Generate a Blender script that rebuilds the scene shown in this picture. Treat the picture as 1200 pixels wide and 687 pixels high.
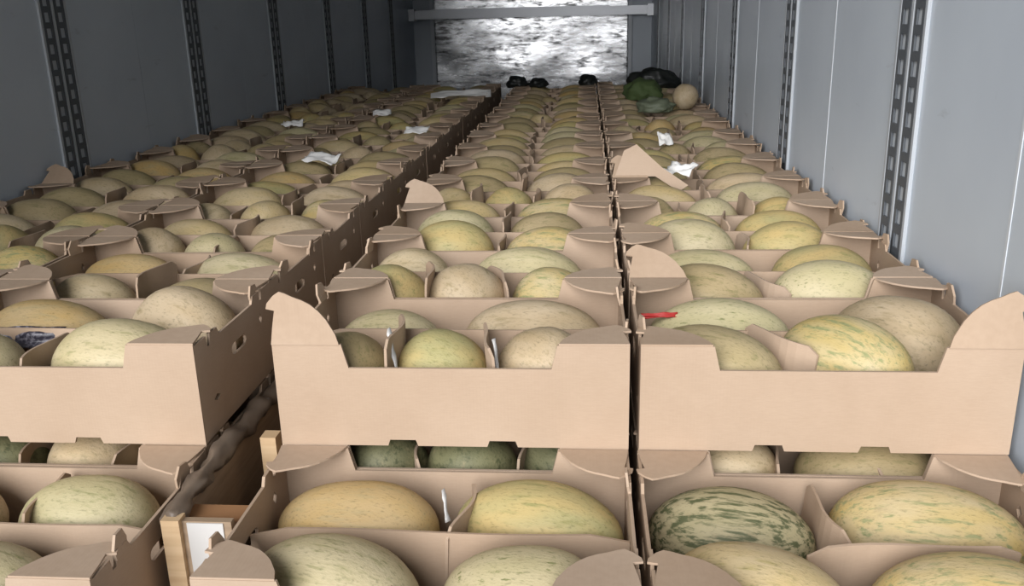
import bpy, bmesh, math, random
from mathutils import Vector, Matrix, noise
from mathutils.geometry import tessellate_polygon

# ------------------------------------------------------------------ scene reset
for o in list(bpy.data.objects):
    bpy.data.objects.remove(o, do_unlink=True)
SC = bpy.context.scene
COL = SC.collection
RND = random.Random(11)

# ------------------------------------------------------------------ dimensions
H, D, W = 0.1864, 0.383, 0.60          # carton height, row pitch, column pitch
PAL = 0.144                            # pallet height
Z1 = PAL                               # base of the lower tier
Z0 = PAL + H                           # base of the upper tier
ZT = PAL + 2 * H                       # top of the load
XR, XL = 0.622, -1.945                 # inner faces of the side walls
YD, YB = -0.95, 8.68                   # door opening, back wall
ZC = 2.40                              # ceiling
NROW = 15

# ------------------------------------------------------------------ camera
cam = bpy.data.cameras.new('camera')
cam.sensor_fit = 'HORIZONTAL'
cam.sensor_width = 36.0
cam.lens = 1046.94 / 1200 * 36.0
cam.clip_start = 0.02
camo = bpy.data.objects.new('camera', cam)
COL.objects.link(camo)
yaw, pit, rol = 0.0858, 0.3023, -0.0252
Fw = Vector((-math.sin(yaw) * math.cos(pit), math.cos(yaw) * math.cos(pit), -math.sin(pit)))
Rt = Vector((math.cos(yaw), math.sin(yaw), 0))
Up = Rt.cross(Fw)
R2 = math.cos(rol) * Rt + math.sin(rol) * Up
U2 = -math.sin(rol) * Rt + math.cos(rol) * Up
m = Matrix((R2, U2, -Fw)).transposed().to_4x4()
m.translation = Vector((-0.08, -1.3545, ZT + 0.5112))
camo.matrix_world = m
SC.camera = camo

# ------------------------------------------------------------------ world and light
world = bpy.data.worlds.new('overcast_sky')
SC.world = world
world.use_nodes = True
wn = world.node_tree.nodes
bg = wn['Background']
bg.inputs['Color'].default_value = (0.97, 0.98, 1.0, 1)
bg.inputs['Strength'].default_value = 0.17

portal = bpy.data.lights.new('door_portal', 'AREA')
portal.shape = 'RECTANGLE'
portal.size, portal.size_y = XR - XL, ZC
portal.cycles.is_portal = True
po = bpy.data.objects.new('door_portal', portal)
COL.objects.link(po)
po.location = ((XR + XL) / 2, YD - 0.02, ZC / 2)
po.rotation_euler = (math.radians(90), 0, 0)

# hazy sun behind thin cloud, low behind the open doors and off to the left
sun = bpy.data.lights.new('hazy_sun', 'SUN')
sun.energy = 3.3
sun.angle = math.radians(52)
sun.color = (0.99, 0.985, 1.0)
suno = bpy.data.objects.new('hazy_sun', sun)
COL.objects.link(suno)
SUN_AZ, SUN_EL = math.radians(18), math.radians(22)
sd = Vector((math.sin(SUN_AZ) * math.cos(SUN_EL), math.cos(SUN_AZ) * math.cos(SUN_EL), -math.sin(SUN_EL)))
suno.rotation_euler = sd.to_track_quat('-Z', 'Y').to_euler()
suno.location = (-6, -8, 6)

SC.view_settings.view_transform = 'Standard'
SC.view_settings.look = 'None'
SC.view_settings.gamma = 1.0
SC.view_settings.use_curve_mapping = False
SC.view_settings.exposure = 0.82
SC.cycles.max_bounces = 12
SC.cycles.diffuse_bounces = 4
SC.cycles.glossy_bounces = 4


# ------------------------------------------------------------------ material helpers
def new_mat(name, rough=0.8, metal=0.0, color=(0.5, 0.5, 0.5)):
    mt = bpy.data.materials.new(name)
    mt.use_nodes = True
    nt = mt.node_tree
    b = nt.nodes['Principled BSDF']
    b.inputs['Base Color'].default_value = (*color, 1)
    b.inputs['Roughness'].default_value = rough
    b.inputs['Metallic'].default_value = metal
    return mt, nt, b


def node(nt, typ, **kw):
    n = nt.nodes.new(typ)
    for k, v in kw.items():
        if k in n.inputs.keys():
            n.inputs[k].default_value = v
        else:
            setattr(n, k, v)
    return n


def coords(nt, scale=(1, 1, 1), out='Object', rnd=False):
    tc = node(nt, 'ShaderNodeTexCoord')
    mp = node(nt, 'ShaderNodeMapping')
    mp.inputs['Scale'].default_value = scale
    nt.links.new(tc.outputs[out], mp.inputs['Vector'])
    if rnd:
        oi = node(nt, 'ShaderNodeObjectInfo')
        mul = node(nt, 'ShaderNodeMath', operation='MULTIPLY')
        mul.inputs[1].default_value = 37.0
        nt.links.new(oi.outputs['Random'], mul.inputs[0])
        nt.links.new(mul.outputs[0], mp.inputs['Location'])
    return mp.outputs['Vector']


def noise_tex(nt, vec, scale, detail=3.0, rough=0.55):
    n = node(nt, 'ShaderNodeTexNoise')
    n.inputs['Scale'].default_value = scale
    n.inputs['Detail'].default_value = detail
    n.inputs['Roughness'].default_value = rough
    nt.links.new(vec, n.inputs['Vector'])
    return n.outputs['Fac']


def ramp(nt, fac, stops):
    r = node(nt, 'ShaderNodeValToRGB')
    el = r.color_ramp.elements
    while len(el) < len(stops):
        el.new(0.5)
    for e, (p, c) in zip(el, stops):
        e.position = p
        e.color = (*c, 1) if len(c) == 3 else c
    nt.links.new(fac, r.inputs['Fac'])
    return r.outputs['Color']


def mix(nt, fac, a, b, mode='MIX'):
    n = node(nt, 'ShaderNodeMix', data_type='RGBA', blend_type=mode)
    for sock, v in ((n.inputs[0], fac), (n.inputs[6], a), (n.inputs[7], b)):
        if isinstance(v, (int, float)):
            sock.default_value = v
        elif isinstance(v, tuple):
            sock.default_value = (*v, 1)
        else:
            nt.links.new(v, sock)
    return n.outputs[2]


def bump(nt, b, height, strength=0.2, dist=0.002):
    n = node(nt, 'ShaderNodeBump')
    n.inputs['Strength'].default_value = strength
    n.inputs['Distance'].default_value = dist
    nt.links.new(height, n.inputs['Height'])
    nt.links.new(n.outputs['Normal'], b.inputs['Normal'])


def kraft(name, c1, c2):
    mt, nt, b = new_mat(name, 0.78)
    v = coords(nt, (1, 1, 1), rnd=True)
    f1 = noise_tex(nt, v, 5.0, 3)
    col = ramp(nt, f1, [(0.3, c1), (0.7, c2)])
    v2 = coords(nt, (30, 30, 260))
    f2 = noise_tex(nt, v2, 3.0, 2)
    col = mix(nt, 0.10, col, ramp(nt, f2, [(0.35, (0.55, 0.5, 0.45)), (0.65, (1, 1, 1))]), 'MULTIPLY')
    # each carton a touch lighter or browner
    oi = node(nt, 'ShaderNodeObjectInfo')
    tint = ramp(nt, oi.outputs['Random'], [(0.0, (0.90, 0.87, 0.83)), (1.0, (1.0, 1.0, 1.0))])
    col = mix(nt, 1.0, col, tint, 'MULTIPLY')
    nt.links.new(col, b.inputs['Base Color'])
    w = node(nt, 'ShaderNodeTexWave')
    w.inputs['Scale'].default_value = 55
    vv = coords(nt, (1, 1, 0.0))
    nt.links.new(vv, w.inputs['Vector'])
    bump(nt, b, w.outputs['Fac'], 0.05, 0.001)
    b.inputs['Specular IOR Level'].default_value = 0.25
    return mt


M_KRAFT = kraft('kraft_cardboard', (0.42, 0.312, 0.225), (0.48, 0.366, 0.272))


def melon_mat(name, base, base2, streak, lo, hi, sx=1.3, sy=5.0, spot=0.35, rough=0.55):
    mt, nt, b = new_mat(name, rough)
    v = coords(nt, (0.55, 0.9, 0.9), rnd=True)
    f0 = noise_tex(nt, v, 1.6, 2)
    col = ramp(nt, f0, [(0.33, base), (0.68, base2)])
    v1 = coords(nt, (sx, sy, sy), rnd=True)
    f1 = noise_tex(nt, v1, 1.5, 5, 0.62)
    s = ramp(nt, f1, [(lo, (0, 0, 0)), (hi, (1, 1, 1))])
    col = mix(nt, s, col, streak)
    v2 = coords(nt, (9, 16, 16), rnd=True)
    f2 = noise_tex(nt, v2, 1.4, 3, 0.6)
    s2 = ramp(nt, f2, [(0.55, (1, 1, 1)), (0.72, (1 - spot, 1 - spot * 0.92, 1 - spot))])
    col = mix(nt, 1.0, col, s2, 'MULTIPLY')
    # dried dirt and rub marks
    v3 = coords(nt, (1.4, 1.8, 1.8), rnd=True)
    f3 = noise_tex(nt, v3, 2.3, 4, 0.65)
    s3 = ramp(nt, f3, [(0.62, (0, 0, 0)), (0.74, (0.55, 0.55, 0.55))])
    col = mix(nt, s3, col, (0.36, 0.29, 0.17))
    oi = node(nt, 'ShaderNodeObjectInfo')
    tint = ramp(nt, oi.outputs['Random'], [(0.0, (0.86, 0.86, 0.84)), (0.5, (1, 0.98, 0.92)), (1.0, (0.97, 0.99, 0.93))])
    col = mix(nt, 1.0, col, tint, 'MULTIPLY')
    nt.links.new(col, b.inputs['Base Color'])
    bump(nt, b, f2, 0.12, 0.02)
    b.inputs['Specular IOR Level'].default_value = 0.35
    return mt


MEL = {
    'pale': (melon_mat('melon_pale_green', (0.453, 0.391, 0.231), (0.525, 0.453, 0.299), (0.290, 0.276, 0.137), 0.54, 0.70),
             'pale green mottled melon'),
    'paledash': (melon_mat('melon_pale_dashed', (0.462, 0.404, 0.239), (0.525, 0.453, 0.299), (0.227, 0.230, 0.103), 0.60, 0.67, 2.6, 9),
                 'pale green melon with dark dashes'),
    'cream': (melon_mat('melon_cream', (0.453, 0.346, 0.213), (0.535, 0.429, 0.299), (0.353, 0.280, 0.162), 0.54, 0.70),
              'cream beige netted melon'),
    'gold': (melon_mat('melon_gold', (0.488, 0.336, 0.139), (0.506, 0.376, 0.203), (0.421, 0.336, 0.181), 0.50, 0.70, 1.2, 4),
             'golden yellow melon'),
    'yellow': (melon_mat('melon_yellow_streaked', (0.506, 0.383, 0.160), (0.506, 0.416, 0.256), (0.286, 0.288, 0.139), 0.52, 0.62, 1.4, 6),
               'yellow melon with green streaks'),
    'paleyellow': (melon_mat('melon_pale_yellow', (0.517, 0.395, 0.196), (0.535, 0.429, 0.265), (0.399, 0.330, 0.153), 0.55, 0.70),
                   'pale yellow melon'),
    'yellowgreen': (melon_mat('melon_yellow_green', (0.508, 0.379, 0.171), (0.399, 0.354, 0.179), (0.308, 0.280, 0.119), 0.54, 0.68),
                    'yellow-green melon'),
    'striped': (melon_mat('melon_striped', (0.360, 0.318, 0.184), (0.433, 0.374, 0.233), (0.103, 0.113, 0.053), 0.47, 0.58, 0.9, 6.0),
                'green melon with dark broken stripes'),
    'olive': (melon_mat('melon_olive', (0.344, 0.272, 0.145), (0.417, 0.330, 0.196), (0.245, 0.214, 0.103), 0.53, 0.68),
              'dull olive melon'),
    'dkgreen_shaded': (melon_mat('melon_dark_green_shaded', (0.134, 0.136, 0.073), (0.206, 0.197, 0.107), (0.082, 0.089, 0.044), 0.52, 0.66),  # dark green, muted further in colour to carry the shade between the tiers
                'shaded dark green melon'),
}


def wall_mat():
    mt, nt, b = new_mat('white_grp_panel', 0.42)
    v = coords(nt, (1, 1, 1))
    f = noise_tex(nt, v, 1.6, 4)
    col = ramp(nt, f, [(0.3, (0.50, 0.55, 0.61)), (0.7, (0.57, 0.625, 0.68))])
    v2 = coords(nt, (1, 1.0, 3.5))
    f2 = noise_tex(nt, v2, 5.0, 5, 0.6)
    s = ramp(nt, f2, [(0.66, (0, 0, 0)), (0.78, (0.5, 0.5, 0.5))])
    col = mix(nt, s, col, (0.24, 0.255, 0.27))
    nt.links.new(col, b.inputs['Base Color'])
    return mt


M_WALL = wall_mat()
M_WHITE = new_mat('white_trim', 0.6, 0, (0.60, 0.63, 0.66))[0]
M_STRIP = new_mat('dark_galvanised_strip', 0.55, 0.0, (0.09, 0.10, 0.112))[0]
M_CHAN = new_mat('pale_aluminium_channel', 0.5, 0.0, (0.42, 0.445, 0.47))[0]
M_SLOT = new_mat('slot_backing', 0.6, 0.0, (0.46, 0.49, 0.52))[0]
M_BACK = new_mat('back_wall_grey', 0.55, 0, (0.50, 0.54, 0.58))[0]
M_PAPER = new_mat('white_paper', 0.8, 0, (0.80, 0.79, 0.76))[0]
M_RED = new_mat('red_tape', 0.5, 0, (0.40, 0.03, 0.025))[0]
M_SACK = new_mat('black_plastic_sack', 0.45, 0, (0.012, 0.014, 0.012))[0]
M_GREENBAG = new_mat('green_mesh_bag', 0.8, 0, (0.055, 0.085, 0.025))[0]


def floor_mat():
    mt, nt, b = new_mat('aluminium_floor', 0.5, 0.6, (0.35, 0.35, 0.35))
    f = noise_tex(nt, coords(nt, (8, 1, 1)), 3.0, 3)
    nt.links.new(ramp(nt, f, [(0.3, (0.22, 0.21, 0.20)), (0.7, (0.36, 0.36, 0.35))]), b.inputs['Base Color'])
    return mt


def wood_mat(name, a, c):
    mt, nt, b = new_mat(name, 0.75)
    f = noise_tex(nt, coords(nt, (3, 3, 40), rnd=True), 2.0, 4)
    nt.links.new(ramp(nt, f, [(0.3, a), (0.7, c)]), b.inputs['Base Color'])
    return mt


def bulkhead_mat():
    mt, nt, b = new_mat('scuffed_aluminium', 0.3, 0.9, (0.8, 0.8, 0.8))
    f = noise_tex(nt, coords(nt, (1.2, 1, 5.0)), 2.2, 6, 0.65)
    g = noise_tex(nt, coords(nt, (5, 1, 16.0)), 1.6, 4, 0.6)
    s = ramp(nt, f, [(0.44, (0, 0, 0)), (0.56, (1, 1, 1))])
    s2 = ramp(nt, g, [(0.42, (0.1, 0.1, 0.1)), (0.60, (1, 1, 1))])
    fac = mix(nt, 1.0, s, s2, 'MULTIPLY')
    col = mix(nt, fac, (0.62, 0.63, 0.64), (0.07, 0.07, 0.07))
    nt.links.new(col, b.inputs['Base Color'])
    nt.links.new(ramp(nt, g, [(0.3, (0.16, 0.16, 0.16)), (0.75, (0.34, 0.34, 0.34))]), b.inputs['Roughness'])
    h = noise_tex(nt, coords(nt, (1, 1, 2)), 3.5, 2)
    bump(nt, b, h, 0.15, 0.02)
    return mt


M_FLOOR = floor_mat()
M_WOOD = wood_mat('pale_pine', (0.46, 0.31, 0.17), (0.58, 0.42, 0.25))
M_WOODB = wood_mat('orange_brown_board', (0.27, 0.13, 0.055), (0.33, 0.17, 0.075))
M_WOODD = wood_mat('old_pallet_wood', (0.24, 0.17, 0.11), (0.36, 0.26, 0.17))
M_FILM = new_mat('dusty_brown_film', 0.4, 0, (0.13, 0.098, 0.072))[0]
M_BULK = bulkhead_mat()
M_BAR = new_mat('galvanised_bar', 0.4, 0.9, (0.36, 0.37, 0.385))[0]


# ------------------------------------------------------------------ mesh helpers
class MB:
    def __init__(self):
        self.v, self.f = [], []

    def box(self, x0, x1, y0, y1, z0, z1):
        n = len(self.v)
        self.v += [(x, y, z) for z in (z0, z1) for y in (y0, y1) for x in (x0, x1)]
        self.f += [tuple(n + i for i in q) for q in
                   ((0, 2, 3, 1), (4, 5, 7, 6), (0, 1, 5, 4), (2, 6, 7, 3), (0, 4, 6, 2), (1, 3, 7, 5))]
        return self

    def plate(self, loops, t, O, U, V):
        """prism of a polygon with holes: plane O + u*U + v*V, thickness t along UxV"""
        O, U, V = Vector(O), Vector(U), Vector(V)
        N = U.cross(V).normalized() * t
        flat = [p for lp in loops for p in lp]
        tris = tessellate_polygon([[Vector((p[0], p[1], 0)) for p in lp] for lp in loops])
        n, k = len(self.v), len(flat)
        self.v += [tuple(O + U * p[0] + V * p[1]) for p in flat]
        self.v += [tuple(O + U * p[0] + V * p[1] + N) for p in flat]
        for a, b, c in tris:
            pa, pb, pc = flat[a], flat[b], flat[c]
            ar = (pb[0] - pa[0]) * (pc[1] - pa[1]) - (pc[0] - pa[0]) * (pb[1] - pa[1])
            if ar < 0:
                b, c = c, b
            self.f.append((n + a, n + c, n + b))
            self.f.append((n + k + a, n + k + b, n + k + c))
        s = 0
        for lp in loops:
            q = len(lp)
            for i in range(q):
                a, b = s + i, s + (i + 1) % q
                self.f.append((n + a, n + b, n + k + b, n + k + a))
            s += q
        return self

    def tube(self, p0, p1, r, seg=12):
        p0, p1 = Vector(p0), Vector(p1)
        d = (p1 - p0).normalized()
        a = d.orthogonal().normalized()
        b = d.cross(a)
        n = len(self.v)
        for p in (p0, p1):
            for i in range(seg):
                w = 2 * math.pi * i / seg
                self.v.append(tuple(p + (a * math.cos(w) + b * math.sin(w)) * r))
        for i in range(seg):
            j = (i + 1) % seg
            self.f.append((n + i, n + j, n + seg + j, n + seg + i))
        self.f.append(tuple(n + i for i in reversed(range(seg))))
        self.f.append(tuple(n + seg + i for i in range(seg)))
        return self

    def mesh(self, name, mat, smooth=False):
        me = bpy.data.meshes.new(name)
        me.from_pydata(self.v, [], self.f)
        me.materials.append(mat)
        if smooth:
            me.polygons.foreach_set('use_smooth', [True] * len(me.polygons))
        bm = bmesh.new()
        bm.from_mesh(me)
        bmesh.ops.recalc_face_normals(bm, faces=bm.faces)
        bm.to_mesh(me)
        bm.free()
        return me


def link(name, me, parent=None, loc=(0, 0, 0), rot=(0, 0, 0), scale=None):
    o = bpy.data.objects.new(name, me)
    COL.objects.link(o)
    o.location = loc
    o.rotation_euler = rot
    if scale:
        o.scale = scale
    if parent:
        o.parent = parent
    return o


def tag(o, label, cat, group=None, kind=None):
    o['label'] = label
    o['category'] = cat
    if group:
        o['group'] = group
    if kind:
        o['kind'] = kind
    return o


def struct(o, label, cat):
    return tag(o, label, cat, kind='structure')


# ------------------------------------------------------------------ the trailer shell
gm = MB().box(-30, 30, -40, 30, -1.35, -1.25).mesh('ground', new_mat('yard_concrete', 0.9, 0, (0.20, 0.195, 0.19))[0])
struct(link('ground', gm), 'grey concrete yard outside the trailer', 'ground')
fm = MB().box(XL - 0.06, XR + 0.06, YD, YB + 0.06, -0.12, 0.0)
for i in range(40):                                   # T-bar floor ribs
    x = XL + 0.03 + i * 0.0635
    fm.box(x, x + 0.03, YD, YB, -0.002, 0.0)
struct(link('floor', fm.mesh('floor', M_FLOOR)), 'ribbed aluminium trailer floor under the pallets', 'floor')
struct(link('ceiling', MB().box(XL - 0.06, XR + 0.06, YD, YB + 0.06, ZC, ZC + 0.08).mesh('ceiling', M_WALL)),
       'white trailer ceiling', 'ceiling')
wb = link('wall_back', MB().box(XL - 0.06, XR + 0.06, YB, YB + 0.06, 0, ZC).mesh('wall_back', M_BACK))
struct(wb, 'grey end wall behind the silver bulkhead', 'wall')


def side_wall_panels(name, label, xi, sgn, seams, jm):
    """wall slab with its panels and the white strips over the joints (sgn: outward direction)"""
    a, b = xi + sgn * 0.010, xi + sgn * 0.07
    w = struct(link(name, MB().box(min(a, b), max(a, b), YD, YB, 0, ZC).mesh(name, M_WALL)), label, 'wall')
    ys = [YD] + seams + [YB]
    for y0, y1 in zip(ys, ys[1:]):
        link('panel', MB().box(min(xi, a), max(xi, a), y0 + (0.002 if jm else 0.0006), y1 - (0.002 if jm else 0.0006), 0.0, ZC).mesh('panel', M_WALL), w)
    for y in (seams if jm else []):
        c, d = xi - sgn * 0.0012, xi + sgn * 0.001
        link('joint_strip', MB().box(min(c, d), max(c, d), y - 0.004, y + 0.004, 0.0, ZC).mesh('joint_strip', jm), w)
    return w


side_wall_panels('wall_right', 'pale grey panelled trailer wall beside the cartons with white joint strips', XR, 1,
                 [0.154 + 1.18 * k for k in range(8) if 0.154 + 1.18 * k < YB - 0.1], M_WHITE)
side_wall_panels('wall_left', 'dim grey panelled trailer wall across from the white joint strips', XL, -1,
                 [0.05 + 1.165 * k for k in range(8) if 0.05 + 1.165 * k < YB - 0.1], None)

PITCH = 0.0535


def strip_mesh(sgn):
    mb = MB()
    w, n = 0.058, int((ZC - 0.02) / PITCH)
    t = 0.004
    for y0, y1 in ((-w / 2, -0.0155), (0.0155, w / 2)):
        mb.box(-t / 2, t / 2, y0, y1, 0.0, ZC - 0.01)
    for i in range(n + 1):
        z0 = i * PITCH
        mb.box(-t / 2, t / 2, -0.0155, 0.0155, z0, min(z0 + 0.021, ZC - 0.01))
    return mb.mesh('slotted_strip', M_STRIP)


STRIP = strip_mesh(1)
CHAN = MB().box(-0.003, 0.003, -0.006, 0.006, 0, ZC - 0.005).mesh('channel_edge', M_CHAN)
BACKING = MB().box(-0.001, 0.001, -0.085, 0.085, 0, ZC - 0.005).mesh('slot_backing', M_SLOT)
rail_n = 0
for side, xi, sg, ys in (('right', XR, -1, [0.700, 1.885, 3.09, 4.28, 5.44, 6.54, 7.70]),
                         ('left', XL, 1, [0.63, 1.790, 2.94, 4.11, 5.28, 6.42, 7.50])):
    for i, y in enumerate(ys):
        rail_n += 1
        e = link('trim_%d' % rail_n, None, None, (xi, y, 0.003))
        ordn = ['first', 'second', 'third', 'fourth', 'fifth', 'sixth', 'seventh'][i]
        struct(e, 'pair of slotted dark lashing strips on the %s wall, %s from the open end'
               % ('bright panelled' if side == 'right' else 'dim panelled', ordn), 'wall rail')
        link('slot_backing', BACKING, e, (sg * 0.001, 0, 0))
        for dy in (-0.042, 0.042):
            link('slotted_strip', STRIP, e, (sg * 0.0055, dy, 0))
        for dy in (-0.080, 0.0, 0.080):
            link('channel_edge', CHAN, e, (sg * 0.005, dy, 0))

# bulkhead and load bar at the far end
bh = link('bulkhead', None, None, (-0.667, YB - 0.06, 0.0))
tag(bh, 'scuffed silver aluminium bulkhead sheet closing the far end', 'bulkhead')
sb = MB()
nx, nz = 60, 40
for j in range(nz + 1):
    for i in range(nx + 1):
        x = -1.06 + 2.12 * i / nx
        z = 0.02 + (ZC - 0.25) * j / nz
        sb.v.append((x, 0.008 * noise.noise((x * 2.3, z * 3.1, 4.2)), z))
for j in range(nz):
    for i in range(nx):
        a = j * (nx + 1) + i
        sb.f.append((a, a + 1, a + nx + 2, a + nx + 1))
so = link('sheet', sb.mesh('sheet', M_BULK, True), bh)
sm = so.modifiers.new('thickness', 'SOLIDIFY')
sm.thickness = 0.004
for s in (-1, 1):
    link('edge_trim', MB().box(s * 1.06 - 0.02, s * 1.06 + 0.02, -0.014, 0.055, 0.0, ZC - 0.2).mesh('edge_trim', M_WHITE), bh)

lb = link('load_bar', None, None, ((XR + XL) / 2, YB - 0.22, ZT + 0.527))
tag(lb, 'galvanised load bar spanning the trailer before the silver bulkhead', 'load bar')
hw = (XR - XL) / 2
link('beam', MB().box(-hw + 0.06, hw - 0.06, -0.025, 0.025, -0.045, 0.045).mesh('beam', M_BAR), lb)
for s in (-1, 1):
    mb = MB().box(s * (hw - 0.03) - 0.035, s * (hw - 0.03) + 0.035, -0.05, 0.05, -0.06, 0.06)
    link('end_foot', mb.mesh('end_foot', M_BAR), lb)
link('inner_sleeve', MB().box(-hw + 0.25, hw - 0.45, -0.03, 0.03, -0.03, 0.055).mesh('inner_sleeve', M_BAR), lb)

# ------------------------------------------------------------------ carton parts (shared meshes)
CW, CD, T = 0.592, 0.379, 0.005
hx, hy = CW / 2, CD / 2
CUT = 0.0445                                       # depth of the cut-out in the end walls


def end_outline(slant):
    a, b = 0.117, 0.127
    pts = [(-hx, 0.0)]
    for c in (-0.085, 0.085):                     # ventilation notches in the bottom edge
        pts += [(c - 0.026, 0.0), (c - 0.022, 0.011), (c + 0.022, 0.011), (c + 0.026, 0.0)]
    pts += [(hx, 0.0), (hx, H - 0.003), (hx - a, H - 0.003), (hx - b, H - CUT), (-hx + b, H - CUT),
            (-hx + a, H - 0.003), (-hx, H - 0.003)]
    return pts


def oblong(cx, cy, rx, ry, seg=5):
    pts = []
    for s in (1, -1):
        for i in range(seg + 1):
            w = -math.pi / 2 + math.pi * i / seg
            pts.append((cx + s * (rx - ry) + s * ry * math.cos(w), cy + s * ry * math.sin(w)))
    return pts


def side_outline():
    h = H - 0.006
    pts = [(-hy + T, 0.0), (hy - T, 0.0), (hy - T, h), (hy - 0.052, h), (hy - 0.055, h - 0.02), (hy - 0.066, h - 0.02),
           (hy - 0.069, h), (hy - 0.100, h), (hy - 0.108, h - 0.014), (-hy + 0.108, h - 0.014), (-hy + 0.100, h),
           (-hy + 0.069, h), (-hy + 0.066, h - 0.02), (-hy + 0.055, h - 0.02), (-hy + 0.052, h), (-hy + T, h)]
    return pts


def diamond(cx, cy, a, b):
    return [(cx - a, cy), (cx, cy - b), (cx + a, cy), (cx, cy + b)]


FLAP = [(0, 0), (0.1145, 0), (0.109, 0.0185), (0.095, 0.043), (0.083, 0.057), (0.070, 0.068), (0.056, 0.0755), (0.041, 0.081),
        (0.028, 0.087), (0.0185, 0.090), (0.008, 0.083), (-0.003, 0.070), (-0.005, 0.061), (0.009, 0.058), (0.004, 0.030)]

MESH = {}
MESH['bottom'] = MB().box(-hx + T, hx - T, -hy + 0.028, hy - 0.028, 0.0, T).mesh('bottom', M_KRAFT)
MESH['end'] = MB().plate([end_outline(1)], T, (0, 0, 0), (1, 0, 0), (0, 0, 1)).mesh('end_wall', M_KRAFT)
MESH['side'] = MB().plate([side_outline(), oblong(0, 0.115, 0.036, 0.011), diamond(0.12, 0.125, 0.008, 0.012),
                           diamond(-0.12, 0.06, 0.014, 0.006)], T, (0, 0, 0), (0, 1, 0), (0, 0, 1)).mesh('side_wall', M_KRAFT)
MESH['flapA'] = MB().plate([FLAP], 0.0035, (0, 0, 0), (1, 0, 0), (0, 1, 0)).mesh('flap', M_KRAFT)
MESH['flapB'] = MB().plate([[(-u, v) for u, v in FLAP]], 0.0035, (0, 0, 0), (1, 0, 0), (0, 1, 0)).mesh('flap', M_KRAFT)
MESH['tab'] = MB().plate([[(-0.018, 0), (0.018, 0), (0.021, 0.016), (0.012, 0.034), (-0.009, 0.036), (-0.021, 0.018)]], 0.004,
                         (0, 0, 0), (0, 1, 0), (0, 0, 1)).mesh('locking_tab', M_KRAFT)


def bent_board(L, h, bend, t=0.0045, n=10):
    """a strip of board standing on edge, slightly bowed"""
    mb = MB()
    for k in range(n + 1):
        u = k / n
        x = -L / 2 + L * u
        y = bend * math.sin(math.pi * u) + 0.004 * math.sin(7 * u)
        top = h - (0.012 if u < 0.04 or u > 0.96 else 0)
        mb.v += [(x, y - t / 2, 0), (x, y + t / 2, 0), (x, y + t / 2, top), (x, y - t / 2, top)]
    for k in range(n):
        a, b = 4 * k, 4 * k + 4
        for i in range(4):
            j = (i + 1) % 4
            mb.f.append((a + i, a + j, b + j, b + i))
    mb.f.append((0, 1, 2, 3))
    e = 4 * n
    mb.f.append((e + 3, e + 2, e + 1, e))
    return mb.mesh('divider', M_KRAFT)


LONGS = [bent_board(CW - 0.014, 0.138, b) for b in (0.002, -0.003, 0.0)]
CROSS = [bent_board(0.165, 0.142, b) for b in (0.006, -0.012, 0.016)]

HALF = bent_board(0.30, 0.148, 0.010)

COLX = {'mid': -0.304, 'right': 0.304, 'inner': -1.030, 'outer': -1.632}
COLNAME = {'mid': 'beside the dark gap, right-wall side', 'right': 'against the bright right wall',
           'inner': 'beside the dark gap, left-wall side', 'outer': 'against the dim left wall'}
SHORT = {'mid': 'right-wall side of gap', 'right': 'against right wall', 'inner': 'left-wall side of gap', 'outer': 'against left wall'}
COLY = {'mid': 0.0, 'right': 0.0, 'inner': -0.007, 'outer': -0.004}
ORD = ['zeroth', 'first', 'second', 'third', 'fourth', 'fifth', 'sixth', 'seventh', 'eighth', 'ninth', 'tenth', 'eleventh',
       'twelfth', 'thirteenth', 'fourteenth', 'fifteenth']


def front_y(row, col):
    return (row - 1) * D + COLY[col]


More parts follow.
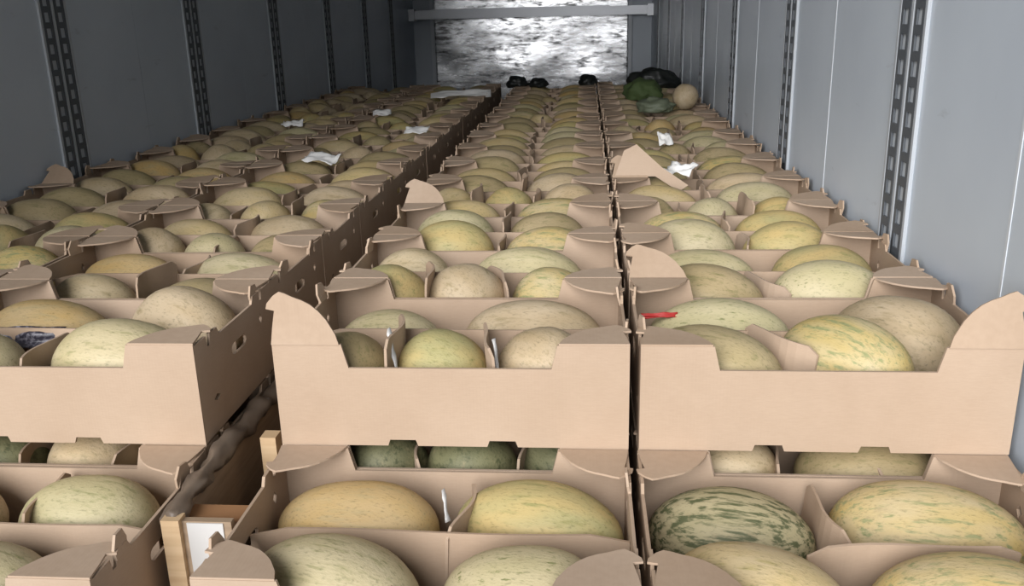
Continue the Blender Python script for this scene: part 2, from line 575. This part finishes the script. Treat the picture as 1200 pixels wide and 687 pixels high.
def carton(tier, row, col, label, group, flaps=None, longdiv=True, cross=(), tabs=True):
    """flaps: angle above horizontal for (front-left, front-right, rear-left, rear-right)"""
    r = random.Random(hash((tier, row, ord(col[0]))) & 0xffff)
    z = Z0 if tier == 0 else Z1
    e = link('melon_carton', None, None,
             (COLX[col] + r.uniform(-0.0015, 0.0015), front_y(row, col) + D / 2 + r.uniform(-0.001, 0.001), z),
             (0, 0, r.uniform(-0.002, 0.002)))
    tag(e, label, 'carton', group)
    link('bottom', MESH['bottom'], e)
    link('end_wall', MESH['end'], e, (0, -hy + T, 0))          # front: plate grows towards -y
    link('end_wall', MESH['end'], e, (0, hy, 0))
    link('side_wall', MESH['side'], e, (-hx, 0, 0))
    link('side_wall', MESH['side'], e, (hx - T, 0, 0))
    fl = flaps or [None] * 4
    lim = (tier == 1 and row >= 1)
    for k, (sx, sy) in enumerate(((-1, -1), (1, -1), (-1, 1), (1, 1))):
        a = fl[k]
        if a is None:
            a = r.uniform(-2, 0.5) if (lim or tier == 1) else r.uniform(-3, 5)
        # left-front uses A; others are A or its mirror turned about z
        if sy < 0:
            me = MESH['flapA'] if sx < 0 else MESH['flapB']
            link('flap', me, e, (sx * hx, -hy + 0.001, H - 0.0035), (math.radians(a), 0, 0))
        else:
            me = MESH['flapB'] if sx < 0 else MESH['flapA']
            o = link('flap', me, e, (sx * hx, hy - 0.001, H - 0.0035))
            o.rotation_euler = Matrix.Rotation(math.pi, 3, 'Z').to_euler()
            o.rotation_euler = (Matrix.Rotation(math.pi, 3, 'Z') @ Matrix.Rotation(math.radians(a), 3, 'X')).to_euler()
    if longdiv:
        o = link('divider', r.choice(LONGS), e, (r.uniform(-0.002, 0.002), r.uniform(-0.004, 0.004), T),
                 (r.uniform(-0.03, 0.03), 0, r.uniform(-0.008, 0.008)))
    for cr in cross:
        cx, cy, rz, tilt = cr[:4]
        lift = cr[4] if len(cr) > 4 else 0.0
        me = HALF if len(cr) > 5 else r.choice(CROSS)
        o = link('divider', me, e, (cx, cy, T + lift))
        o.rotation_euler = (Matrix.Rotation(math.radians(rz), 3, 'Z') @ Matrix.Rotation(math.radians(tilt), 3, 'X')).to_euler()
    if tabs and not lim:
        for sx in (-1, 1):
            for sy in (-1, 1):
                if r.random() < (0.75 if col in ('mid', 'right') else 0.5):
                    link('locking_tab', MESH['tab'], e,
                         (sx * (hx - 0.004), sy * (hy - 0.088 + r.uniform(-0.006, 0.006)), H - 0.024 + r.uniform(-0.004, 0.006)),
                         (0, r.uniform(-0.25, 0.25), r.uniform(-0.2, 0.2)))
    return e


# simple closed-up copy for the cartons buried in the lower tier
mbs = MB().box(-hx + T, hx - T, -hy + T, hy - T, 0.0, T)
mbs.plate([end_outline(1)], T, (0, -hy + T, 0), (1, 0, 0), (0, 0, 1)).plate([end_outline(1)], T, (0, hy, 0), (1, 0, 0), (0, 0, 1))
mbs.plate([side_outline()], T, (-hx, 0, 0), (0, 1, 0), (0, 0, 1)).plate([side_outline()], T, (hx - T, 0, 0), (0, 1, 0), (0, 0, 1))
for sx in (-1, 1):
    for sy in (-1, 1):
        mbs.plate([[(-sx * u * sy, v) if False else (u, v) for u, v in FLAP]] if False else
                  [[(0, 0), (0.1145, 0), (0.095, 0.043), (0.070, 0.068), (0.0185, 0.088), (0, 0.06)]],
                  0.0035, (sx * hx, sy * hy, H - (0.0035 if sx * sy > 0 else 0)), (-sx, 0, 0), (0, -sy, 0))
BURIED = mbs.mesh('melon_carton', M_KRAFT)

UPRIGHT = {(1, 'mid'): [84, None, None, None], (1, 'right'): [None, 80, None, None], (2, 'right'): [34, None, None, None],
           (3, 'outer'): [None] * 4, (5, 'outer'): [38, None, None, None], (4, 'mid'): [40, None, None, None],
           (5, 'right'): [45, None, None, None]}
XDIV = {(1, 'mid'): [(-0.115, -0.095, 92, 2, 0.036), (0.066, -0.09, 100, -4, 0.020)],
        (1, 'right'): [(-0.062, -0.070, 124, 8, 0.012)],
        (1, 'inner'): [(-0.02, -0.095, 88, 0)],
        (2, 'mid'): [(-0.125, -0.095, 98, 3, 0.03), (0.045, -0.09, 110, -5, 0.02)],
        (2, 'right'): [(-0.01, -0.07, 115, 6)]}
SPECIAL = {
    (1, 'mid'): 'foremost upper carton beside the dark gap, rounded flap standing upright at its gap corner',
    (1, 'right'): 'foremost upper carton against the bright right wall with an upright rounded flap',
    (1, 'inner'): 'foremost upper carton left of the dark gap, plain cream front and flaps folded flat',
    (2, 'right'): 'second upper carton along the right wall, one flap raised beside its neighbour',
}
# how the melons lie in the cartons that are not listed one by one: (dx, yaw, length) per half
LAYOUT = {}
for col in COLX:
    for row in range(1, NROW + 1):
        r = random.Random(row * 101 + len(col) * 17 + ord(col[0]))
        LAYOUT[(row, col)] = {}
        for half in ('open-end', 'bulkhead-end'):
            if r.random() < 0.25:
                sp3 = [(-0.198, r.uniform(42, 60), 0.165), (-0.018, -r.uniform(40, 58), 0.165), (0.178, r.uniform(-12, 12), 0.19)]
            else:
                j = r.uniform(-0.006, 0.006)
                sp3 = [(-0.146 + j, r.uniform(-8, 8), r.uniform(0.25, 0.278)), (0.146 + j, r.uniform(-8, 8), r.uniform(0.25, 0.278))]
            LAYOUT[(row, col)][half] = sp3
for row in (1, 2, 3):
    for col in ('mid', 'right', 'inner'):
        for half in ('open-end', 'bulkhead-end'):
            LAYOUT[(row, col)][half] = [(-0.146, 0, 0.25), (0.146, 0, 0.25)]

for col in ('mid', 'right', 'inner', 'outer'):
    grp_u = 'upper cartons %s' % COLNAME[col]
    grp_l = 'lower cartons %s' % COLNAME[col]
    for row in range(1, NROW + 1):
        r = random.Random(row * 31 + len(col))
        xd = XDIV.get((row, col))
        if xd is None:
            xd = []
            for half, cy in (('open-end', -0.093), ('bulkhead-end', 0.093)):
                three = len(LAYOUT[(row, col)][half]) == 3
                for cx in ((-0.108, 0.072) if three else (LAYOUT[(row, col)][half][0][0] + 0.146,)):
                    xd.append((cx, cy, 90 + r.uniform(-6, 6), r.uniform(-7, 7), max(0, r.uniform(-0.03, 0.035))))
        lab = SPECIAL.get((row, col), 'open carton of melons, upper tier, %s row in, %s' % (ORD[row], COLNAME[col]))
        carton(0, row, col, lab, grp_u, UPRIGHT.get((row, col)), True, xd)
        lab1 = 'lower-tier carton beneath the %s upper carton %s' % (ORD[row], COLNAME[col])
        if row == 1:
            carton(1, row, col, lab1, grp_l, None, True, [(-0.061, -0.095, 90, 0), (0.106, -0.09, 92, 0)])
        else:
            o = link('melon_carton', BURIED, None, (COLX[col], front_y(row, col) + D / 2, Z1))
            tag(o, lab1, 'carton', grp_l)
    carton(1, 0, col, 'lower carton in front of the stack, uncovered, %s' % COLNAME[col], grp_l, None, col != 'right',
           {'mid': [(0.022, 0.075, 82, 3), (-0.045, -0.09, 118, -5)], 'right': [(-0.020, 0.088, 97, 6), (0.080, -0.004, 3, 10, 0.0, 1)]}.get(
               col, [(0.06, 0.093, 95, 0), (-0.13, -0.093, 84, 0)]))

# ------------------------------------------------------------------ pallets
PALM = {
    'deck_board': MB().box(-0.594, 0.594, -0.048, 0.048, 0, 0.022).mesh('deck_board', M_WOODD),
    'stringer': MB().box(-0.045, 0.045, -0.375, 0.375, 0, 0.10).mesh('stringer', M_WOODD),
    'base_board': MB().box(-0.594, 0.594, -0.05, 0.05, 0, 0.022).mesh('base_board', M_WOODD),
}
for cx, side in ((0.0, 'right-wall'), (-1.331, 'left-wall')):
    for k in range(8):
        e = link('pallet', None, None, (cx, (2 * k) * D + COLY['mid'] - 0.0, 0))
        tag(e, 'wooden pallet under the %s pair of carton columns, %s from the open end' % (side, ORD[k + 1]), 'pallet',
            'pallets under the cartons')
        for dy in (-0.325, 0, 0.325):
            link('base_board', PALM['base_board'], e, (0, dy, 0))
        for dx in (-0.545, 0, 0.545):
            link('stringer', PALM['stringer'], e, (dx, 0, 0.022))
        for i in range(5):
            link('deck_board', PALM['deck_board'], e, (0, -0.325 + i * 0.1625, 0.122))

# ------------------------------------------------------------------ melons


def melon_mesh(seed, nu=36, nv=22):
    r = random.Random(seed)
    pw = r.uniform(1.95, 2.25)
    asym = r.uniform(-0.10, 0.10)
    off = r.uniform(0, 50)
    bend = r.uniform(-0.05, 0.05)
    mb = MB()
    for j in range(nv + 1):
        a = math.pi * j / nv
        t = -math.cos(a)
        rad = (max(0.0, 1 - abs(t) ** pw)) ** 0.5 * (1 + asym * t)
        for i in range(nu):
            w = 2 * math.pi * i / nu
            y, z = math.cos(w), math.sin(w)
            q = 1 + 0.035 * noise.noise((t * 1.3 + off, y * 1.2, z * 1.2)) + 0.006 * math.cos(10 * w)
            if j in (0, nv):
                mb.v.append((t * 0.992, bend * (1 - t * t), 0))
                break
            mb.v.append((t, rad * y * q + bend * (1 - t * t), rad * z * q))
    # connectivity: single pole vertices
    def idx(j, i):
        if j == 0:
            return 0
        if j == nv:
            return 1 + (nv - 1) * nu
        return 1 + (j - 1) * nu + i % nu
    for j in range(nv):
        for i in range(nu):
            if j == 0:
                mb.f.append((0, idx(1, i + 1), idx(1, i)))
            elif j == nv - 1:
                mb.f.append((idx(j, i), idx(j, i + 1), idx(nv, 0)))
            else:
                mb.f.append((idx(j, i), idx(j, i + 1), idx(j + 1, i + 1), idx(j + 1, i)))
    return mb


MELV = {}
for kind, (mt, _) in MEL.items():
    MELV[kind] = [melon_mesh(100 + s).mesh('melon', mt, True) for s in range(5)]


def melon(tier, row, col, x, y, rad, L, yawd, kind, place, own=None, lift=0.0, pitch=0.0):
    z = (Z0 if tier == 0 else Z1) + T + 0.001
    ry = min(rad, 0.089)
    r = random.Random(int(x * 977) + int(y * 3571) + row)
    o = link('melon', r.choice(MELV[kind]), None, (x, y, z + rad + lift),
             (0, pitch, math.radians(yawd)), (L / 2, ry, rad))
    desc = MEL[kind][1]
    if tier == 0:
        lab = '%s, %s half of %s upper carton %s' % (desc, place, ORD[row], SHORT[col])
    elif row == 0:
        lab = '%s, %s half of uncovered carton %s' % (desc, place, SHORT[col])
    else:
        lab = '%s under first upper carton %s' % (desc, SHORT[col])
    lab = own or lab
    tag(o, lab, 'melon', 'melons in the cartons %s' % COLNAME[col])
    return o


N, B = 'open-end', 'bulkhead-end'
NEAR = [
    # tier row col  x      y      r      L     yaw  kind  half of the carton
    (1, 0, 'mid', -0.450, -0.098, 0.0792, 0.270, -4, 'gold', B),
    (1, 0, 'mid', -0.155, -0.103, 0.0825, 0.275, -12, 'yellowgreen', B),
    (1, 0, 'mid', -0.440, -0.285, 0.0860, 0.275, -17, 'pale', N),
    (1, 0, 'mid', -0.165, -0.285, 0.0823, 0.240, -6, 'paledash', N),
    (1, 0, 'right', 0.148, -0.103, 0.0796, 0.258, -12, 'striped', B),
    (1, 0, 'right', 0.446, -0.100, 0.0864, 0.294, -8, 'yellow', B),
    (1, 0, 'right', 0.155, -0.288, 0.0870, 0.260, -14, 'paleyellow', N),
    (1, 0, 'right', 0.440, -0.288, 0.0851, 0.270, -3, 'yellow', N),
    (1, 0, 'inner', -0.905, -0.103, 0.0814, 0.240, -5, 'pale', B),
    (1, 0, 'inner', -1.185, -0.105, 0.080, 0.250, 3, 'cream', B),
    (1, 0, 'inner', -0.970, -0.288, 0.0760, 0.240, -8, 'pale', N),
    (1, 0, 'inner', -1.220, -0.288, 0.0760, 0.200, -4, 'cream', N),
    (1, 0, 'outer', -1.50, -0.100, 0.082, 0.260, 4, 'pale', B),
    (1, 0, 'outer', -1.78, -0.100, 0.082, 0.260, -4, 'gold', B),
    (1, 0, 'outer', -1.50, -0.288, 0.082, 0.260, -4, 'cream', N),
    (1, 0, 'outer', -1.78, -0.288, 0.082, 0.260, 4, 'pale', N),
    # under the first upper cartons, seen in the slot between the tiers
    (1, 1, 'mid', -0.445, 0.095, 0.083, 0.165, -70, 'dkgreen_shaded', N, 'shaded dark green melon behind the golden melon, under the upper carton beside the gap'),
    (1, 1, 'mid', -0.285, 0.095, 0.084, 0.170, -75, 'dkgreen_shaded', N, 'shaded dark green melon between two others under the upper carton beside the gap'),
    (1, 1, 'mid', -0.115, 0.095, 0.084, 0.175, -68, 'dkgreen_shaded', N, 'shaded dark green melon behind the yellow-green melon, under the upper carton beside the gap'),
    (1, 1, 'right', 0.165, 0.098, 0.084, 0.200, -12, 'cream', N),
    (1, 1, 'right', 0.415, 0.098, 0.084, 0.250, -4, 'olive', N),
    (1, 1, 'inner', -0.818, 0.095, 0.083, 0.170, -65, 'paleyellow', N),
    (1, 1, 'inner', -1.000, 0.095, 0.084, 0.170, -10, 'cream', N),
    (1, 1, 'inner', -1.185, 0.095, 0.083, 0.190, -20, 'dkgreen_shaded', N),
    # upper tier, first row
    (0, 1, 'mid', -0.506, 0.098, 0.0800, 0.165, -66, 'olive', N),
    (0, 1, 'mid', -0.332, 0.098, 0.0820, 0.175, -28, 'yellowgreen', N),
    (0, 1, 'mid', -0.150, 0.098, 0.0850, 0.180, -52, 'cream', N),
    (0, 1, 'mid', -0.465, 0.285, 0.0700, 0.210, 0, 'pale', B),
    (0, 1, 'mid', -0.180, 0.283, 0.0801, 0.275, -4, 'cream', B),
    (0, 1, 'right', 0.136, 0.106, 0.0860, 0.255, -27, 'olive', N),
    (0, 1, 'right', 0.364, 0.120, 0.0920, 0.240, -48, 'yellow', N),
    (0, 1, 'right', 0.490, 0.236, 0.0920, 0.250, -46, 'cream', N),
    (0, 1, 'right', 0.176, 0.291, 0.0808, 0.275, -4, 'paledash', B),
    (0, 1, 'inner', -1.205, 0.098, 0.0792, 0.200, -8, 'paledash', N),
    (0, 1, 'inner', -0.915, 0.098, 0.0910, 0.275, -8, 'pale', N),
    (0, 1, 'inner', -0.870, 0.262, 0.0960, 0.265, -32, 'cream', B),
    (0, 1, 'inner', -1.170, 0.280, 0.0808, 0.265, 0, 'gold', B),
    # second row
    (0, 2, 'mid', -0.506, 0.480, 0.0900, 0.180, -66, 'yellowgreen', N),
    (0, 2, 'mid', -0.340, 0.480, 0.0900, 0.195, -48, 'cream', N),
    (0, 2, 'mid', -0.150, 0.475, 0.0860, 0.180, -20, 'yellow', N),
    (0, 2, 'mid', -0.490, 0.665, 0.0835, 0.190, 6, 'cream', B),
    (0, 2, 'mid', -0.215, 0.663, 0.0850, 0.270, -6, 'pale', B),
    (0, 2, 'right', 0.180, 0.485, 0.0880, 0.240, -18, 'olive', N),
    (0, 2, 'right', 0.432, 0.485, 0.0930, 0.245, -8, 'paledash', N),
    (0, 2, 'right', 0.190, 0.668, 0.0812, 0.255, -6, 'pale', B),
    (0, 2, 'right', 0.462, 0.668, 0.0857, 0.230, -6, 'yellowgreen', B),
    (0, 2, 'inner', -1.190, 0.488, 0.0778, 0.200, 0, 'cream', N),
    (0, 2, 'inner', -0.930, 0.480, 0.0740, 0.240, -5, 'olive', N),
    (0, 2, 'inner', -1.190, 0.668, 0.0775, 0.250, -4, 'gold', B),
    (0, 2, 'inner', -0.910, 0.668, 0.0781, 0.265, -4, 'pale', B),
    # third row
    (0, 3, 'mid', -0.425, 0.872, 0.0940, 0.225, -4, 'yellowgreen', N),
    (0, 3, 'mid', -0.170, 0.872, 0.0850, 0.240, -4, 'yellow', N),
    (0, 3, 'mid', -0.440, 1.050, 0.0900, 0.230, -8, 'pale', B),
    (0, 3, 'mid', -0.185, 1.050, 0.0845, 0.220, 5, 'olive', B),
    (0, 3, 'inner', -1.230, 0.870, 0.0860, 0.175, -55, 'cream', N),
    (0, 3, 'inner', -1.060, 0.868, 0.0800, 0.180, -30, 'paledash', N),
    (0, 3, 'inner', -0.870, 0.866, 0.0780, 0.200, -12, 'olive', N),
    (0, 3, 'inner', -1.190, 1.050, 0.0790, 0.240, -8, 'paleyellow', B),
    (0, 3, 'inner', -0.915, 1.050, 0.0830, 0.240, -5, 'cream', B),
    (0, 3, 'right', 0.180, 0.872, 0.0950, 0.240, -8, 'pale', N),
    (0, 3, 'right', 0.430, 0.872, 0.0900, 0.230, -8, 'yellowgreen', N),
    (0, 3, 'right', 0.180, 1.052, 0.0850, 0.250, 4, 'yellow', B),
    (0, 3, 'right', 0.440, 1.052, 0.0850, 0.240, -5, 'yellowgreen', B),
]
done = set()
for a in NEAR:
    done.add(a[:3])
    melon(*a)
KINDS = ['cream'] * 8 + ['pale'] * 2 + ['olive'] * 6 + ['yellowgreen'] * 3 + ['gold'] * 2 + ['yellow'] + ['paledash'] + ['paleyellow'] * 3
for col in ('mid', 'right', 'inner', 'outer'):
    for row in range(1, NROW + 1):
        if (0, row, col) in done:
            continue
        r = random.Random(row * 103 + len(col) * 19 + ord(col[0]))
        big = 1.05 if col == 'outer' else 1.0
        for half, fy in ((N, 0.252), (B, 0.742)):
            y0 = front_y(row, col) + fy * D
            spots = LAYOUT[(row, col)][half]
            used = []
            for (dx, yw, L) in spots:
                kd = r.choice([k for k in KINDS if k not in used])
                used.append(kd)
                melon(0, row, col, COLX[col] + dx, y0, r.uniform(0.080, 0.090) * big, L, yw, kd, half)


# ------------------------------------------------------------------ loose things on the load
def sheet(name, loc, sx, sy, rz, amp, mat, label, cat, group=None, seed=0, tilt=(0, 0), n=10):
    mb = MB()
    for j in range(n + 1):
        for i in range(n + 1):
            u, v = i / n - 0.5, j / n - 0.5
            mb.v.append((u * sx, v * sy, amp * noise.noise((u * 3 + seed, v * 3, seed)) + amp * 0.4 * noise.noise((u * 8, v * 8 + seed, 3))))
    for j in range(n):
        for i in range(n):
            a = j * (n + 1) + i
            mb.f.append((a, a + 1, a + n + 2, a + n + 1))
    o = link(name, mb.mesh(name, mat, True), None, loc, (tilt[0], tilt[1], rz))
    s = o.modifiers.new('thickness', 'SOLIDIFY')
    s.thickness = 0.0012
    return tag(o, label, cat, group)


PG = 'loose paper scraps on the melons'
sheet('paper_scrap', (-1.075, 1.965, ZT + 0.012), 0.13, 0.085, -0.3, 0.018, M_PAPER,
      'bright white crumpled paper on melons beside the dark gap, left-wall side', 'paper', PG, 3, (0.25, 0.1))
sheet('paper_scrap', (-0.905, 4.66, ZT + 0.016), 0.40, 0.10, 0.12, 0.02, M_PAPER,
      'long white paper strip lying on far cartons beside the dark gap', 'paper', PG, 5, (0.3, 0.0))
sheet('paper_scrap', (0.232, 1.62, ZT + 0.012), 0.10, 0.07, -0.6, 0.02, M_PAPER,
      'white paper tip poking out beside the raised board along the right wall', 'paper', PG, 8, (0.3, 0))
sheet('paper_scrap', (0.245, 2.36, ZT + 0.012), 0.06, 0.06, 0.3, 0.015, M_PAPER,
      'small folded white paper on the melons along the right wall', 'paper', PG, 9, (0.8, 0))
sheet('paper_scrap', (-1.195, 3.56, ZT + 0.014), 0.10, 0.06, 0.2, 0.012, M_PAPER,
      'white paper scrap between melons near the load middle, left-wall side', 'paper', PG, 12, (0.4, 0))
sheet('paper_scrap', (-0.86, 2.78, ZT + 0.012), 0.11, 0.07, -0.1, 0.012, M_PAPER,
      'pale paper scrap at the rim of the dark gap, left-wall side', 'paper', PG, 14, (0.3, 0))
sheet('paper_scrap', (-1.55, 3.10, ZT + 0.014), 0.11, 0.05, 0.0, 0.02, M_PAPER,
      'thin pale paper on the melons against the dim left wall', 'paper', PG, 17, (0.3, 0))


def lump(name, loc, sx, sy, sz, mat, label, cat, seed, group=None, amp=0.28, freq=1.7):
    bm = bmesh.new()
    bmesh.ops.create_icosphere(bm, subdivisions=4, radius=1)
    for v in bm.verts:
        c = v.co.copy()
        q = 1 + amp * noise.noise(c * freq + Vector((seed, 0, 0))) + amp * 0.45 * noise.noise(c * freq * 2.7 + Vector((0, seed, 0)))
        v.co = Vector((c.x * q * sx, c.y * q * sy, max(-0.55, c.z * q) * sz + 0.55 * sz))
    me = bpy.data.meshes.new(name)
    bm.to_mesh(me)
    bm.free()
    me.materials.append(mat)
    me.polygons.foreach_set('use_smooth', [True] * len(me.polygons))
    return tag(link(name, me, None, loc), label, cat, group)


SG = 'dark sacks at the far end'
lump('plastic_sack', (-0.59, 5.48, ZT - 0.012), 0.075, 0.09, 0.055, M_SACK, 'black crumpled sack on the last cartons, beside the dark gap', 'sack', 2, SG)
lump('plastic_sack', (-0.43, 5.50, ZT - 0.012), 0.07, 0.09, 0.042, M_SACK, 'smaller black sack on the last cartons before the silver bulkhead', 'sack', 5, SG)
lump('plastic_sack', (-0.06, 5.52, ZT - 0.012), 0.07, 0.09, 0.055, M_SACK, 'small rounded black sack where the two carton columns meet at the end', 'sack', 9, SG)
lump('plastic_sack', (0.40, 5.15, ZT - 0.012), 0.17, 0.13, 0.09, M_SACK, 'black sack behind the green bag by the right wall', 'sack', 13, SG)
lump('mesh_bag', (0.27, 4.35, ZT - 0.012), 0.115, 0.12, 0.08, M_GREENBAG, 'green bag lying on the melons far along the right wall', 'bag', 21)
lump('mesh_bag', (0.30, 3.62, ZT - 0.012), 0.10, 0.08, 0.05, new_mat('grey_green_bag', 0.6, 0, (0.12, 0.14, 0.09))[0],
     'grey-green bag lying in front of the green bag', 'bag', 27)
rm = link('melon', melon_mesh(777).mesh('melon', MEL['cream'][0], True), None, (0.465, 3.70, ZT + 0.058), (0, 0, 1.2), (0.078, 0.07, 0.07))
tag(rm, 'small round pale melon lying on top of the load beside the bags', 'melon')
# the raised board leaning across the carton against the right wall
bd = MB().plate([[(0, 0), (0.13, 0.0), (0.205, -0.050), (0.235, -0.030), (0.15, 0.030), (0.07, 0.105), (0.03, 0.085)]], 0.004,
                (0, 0, 0), (1, 0, 0), (0, 0.35, 0.94)).mesh('loose_board', M_KRAFT)
tag(link('loose_board', bd, None, (0.015, 1.54, ZT + 0.0)), 'loose kraft board slanting down from the carton seam towards the right wall', 'board')
# red tape on the striped melon
rt = sheet('red_tape', (0.060, 0.268, Z0 + 0.145), 0.07, 0.010, 0.1, 0.006, M_RED, 'strip of red tape on the striped melon in the first carton, right wall', 'tape', None, 4, (0.9, 0))

# clear film caught on the divider edges of the foremost carton beside the gap
M_CLEAR = new_mat('shiny_film', 0.25, 0, (0.42, 0.41, 0.39))[0]
for (fx, fy, fz, h, rz) in ((-0.397, 0.030, ZT - 0.065, 0.070, 0.2), (-0.226, 0.030, ZT - 0.065, 0.050, -0.1), (-0.290, -0.150, ZT - 0.240, 0.040, 0.1)):
    mb = MB()
    n = 8
    for k in range(n + 1):
        u = k / n
        w = 0.003 + 0.010 * max(0.0, noise.noise((u * 4 + fx * 30, 1, 1)))
        cx = 0.003 * noise.noise((u * 2, fx * 20, 2)) - 0.010 * u
        mb.v += [(cx - w, 0.03 * u, h * u), (cx + w * 0.4, 0.03 * u + 0.004, h * u + 0.002)]
    for k in range(n):
        mb.f.append((2 * k, 2 * k + 1, 2 * k + 3, 2 * k + 2))
    o = link('film_scrap', mb.mesh('film_scrap', M_CLEAR, True), None, (fx, fy, fz), (0, 0, rz))
    o.modifiers.new('thickness', 'SOLIDIFY').thickness = 0.0008
    tag(o, {-0.397: 'tall shiny strip of clear film between the olive and yellow-green melons',
            -0.226: 'short shiny strip of clear film between the yellow-green and cream melons',
            -0.290: 'shiny clear film scrap at the divider beside the golden melon'}[fx], 'film', 'clear film scraps')

# ------------------------------------------------------------------ wooden spacer frame wedged in the gap
sp = link('spacer_frame', None, None, (-0.665, -0.22, 0))
tag(sp, 'narrow wooden spacer frame wedged in the gap between the lower cartons', 'wooden frame')
ztp = ZT - 0.196
link('post', MB().box(-0.046, -0.018, -0.012, 0.012, 0, ztp).mesh('post', M_WOOD), sp)
link('end_board', MB().box(-0.018, 0.058, -0.002, 0.010, 0, ztp - 0.006).mesh('end_board', M_WOODD), sp)
link('paper_label', MB().box(-0.010, 0.046, -0.004, -0.002, ztp - 0.12, ztp - 0.008).mesh('paper_label', new_mat('grey_paper', 0.8, 0, (0.50, 0.49, 0.47))[0]), sp)
link('shelf_board', MB().box(-0.03, 0.058, 0.010, 0.07, ztp - 0.032, ztp - 0.020).mesh('shelf_board', M_WOODB), sp)
link('side_rail', MB().box(-0.050, -0.032, 0.012, 0.75, ztp - 0.16, ztp - 0.01).mesh('side_rail', M_WOODD), sp)
link('post', MB().box(0.012, 0.040, 0.255, 0.285, 0, ztp + 0.004).mesh('post', M_WOOD), sp)
# dusty film bunched along the rail
fb = MB()
nseg, ring = 60, 10
for k in range(nseg + 1):
    y = 0.0 + 0.75 * k / nseg
    for i in range(ring):
        w = 2 * math.pi * i / ring
        q = 0.012 + 0.016 * noise.noise((y * 22, math.cos(w), math.sin(w))) + 0.006 * abs(math.sin(y * 21))
        fb.v.append((-0.040 + q * math.cos(w) * 1.1, y, ztp - 0.004 + q * math.sin(w) + 0.008 * noise.noise((y * 8, 2, 2))))
for k in range(nseg):
    for i in range(ring):
        j = (i + 1) % ring
        fb.f.append((k * ring + i, k * ring + j, (k + 1) * ring + j, (k + 1) * ring + i))
fb.f.append(tuple(range(ring)))
fb.f.append(tuple(nseg * ring + i for i in reversed(range(ring))))
link('bunched_film', fb.mesh('bunched_film', M_FILM, True), sp)

# printed dark wrapper tucked between two melons of the foremost left carton
def wrapper_mat():
    mt, nt, b = new_mat('printed_wrapper', 0.4)
    f = noise_tex(nt, coords(nt, (60, 60, 60)), 2.0, 2)
    nt.links.new(ramp(nt, f, [(0.45, (0.02, 0.018, 0.03)), (0.7, (0.20, 0.19, 0.22))]), b.inputs['Base Color'])
    return mt


sheet('plastic_wrapper', (-1.165, 0.186, ZT - 0.062), 0.17, 0.045, 0.02, 0.012, wrapper_mat(),
      'dark printed plastic wrapper tucked behind a melon in the foremost left carton', 'wrapper', None, 6, (0.9, 0))
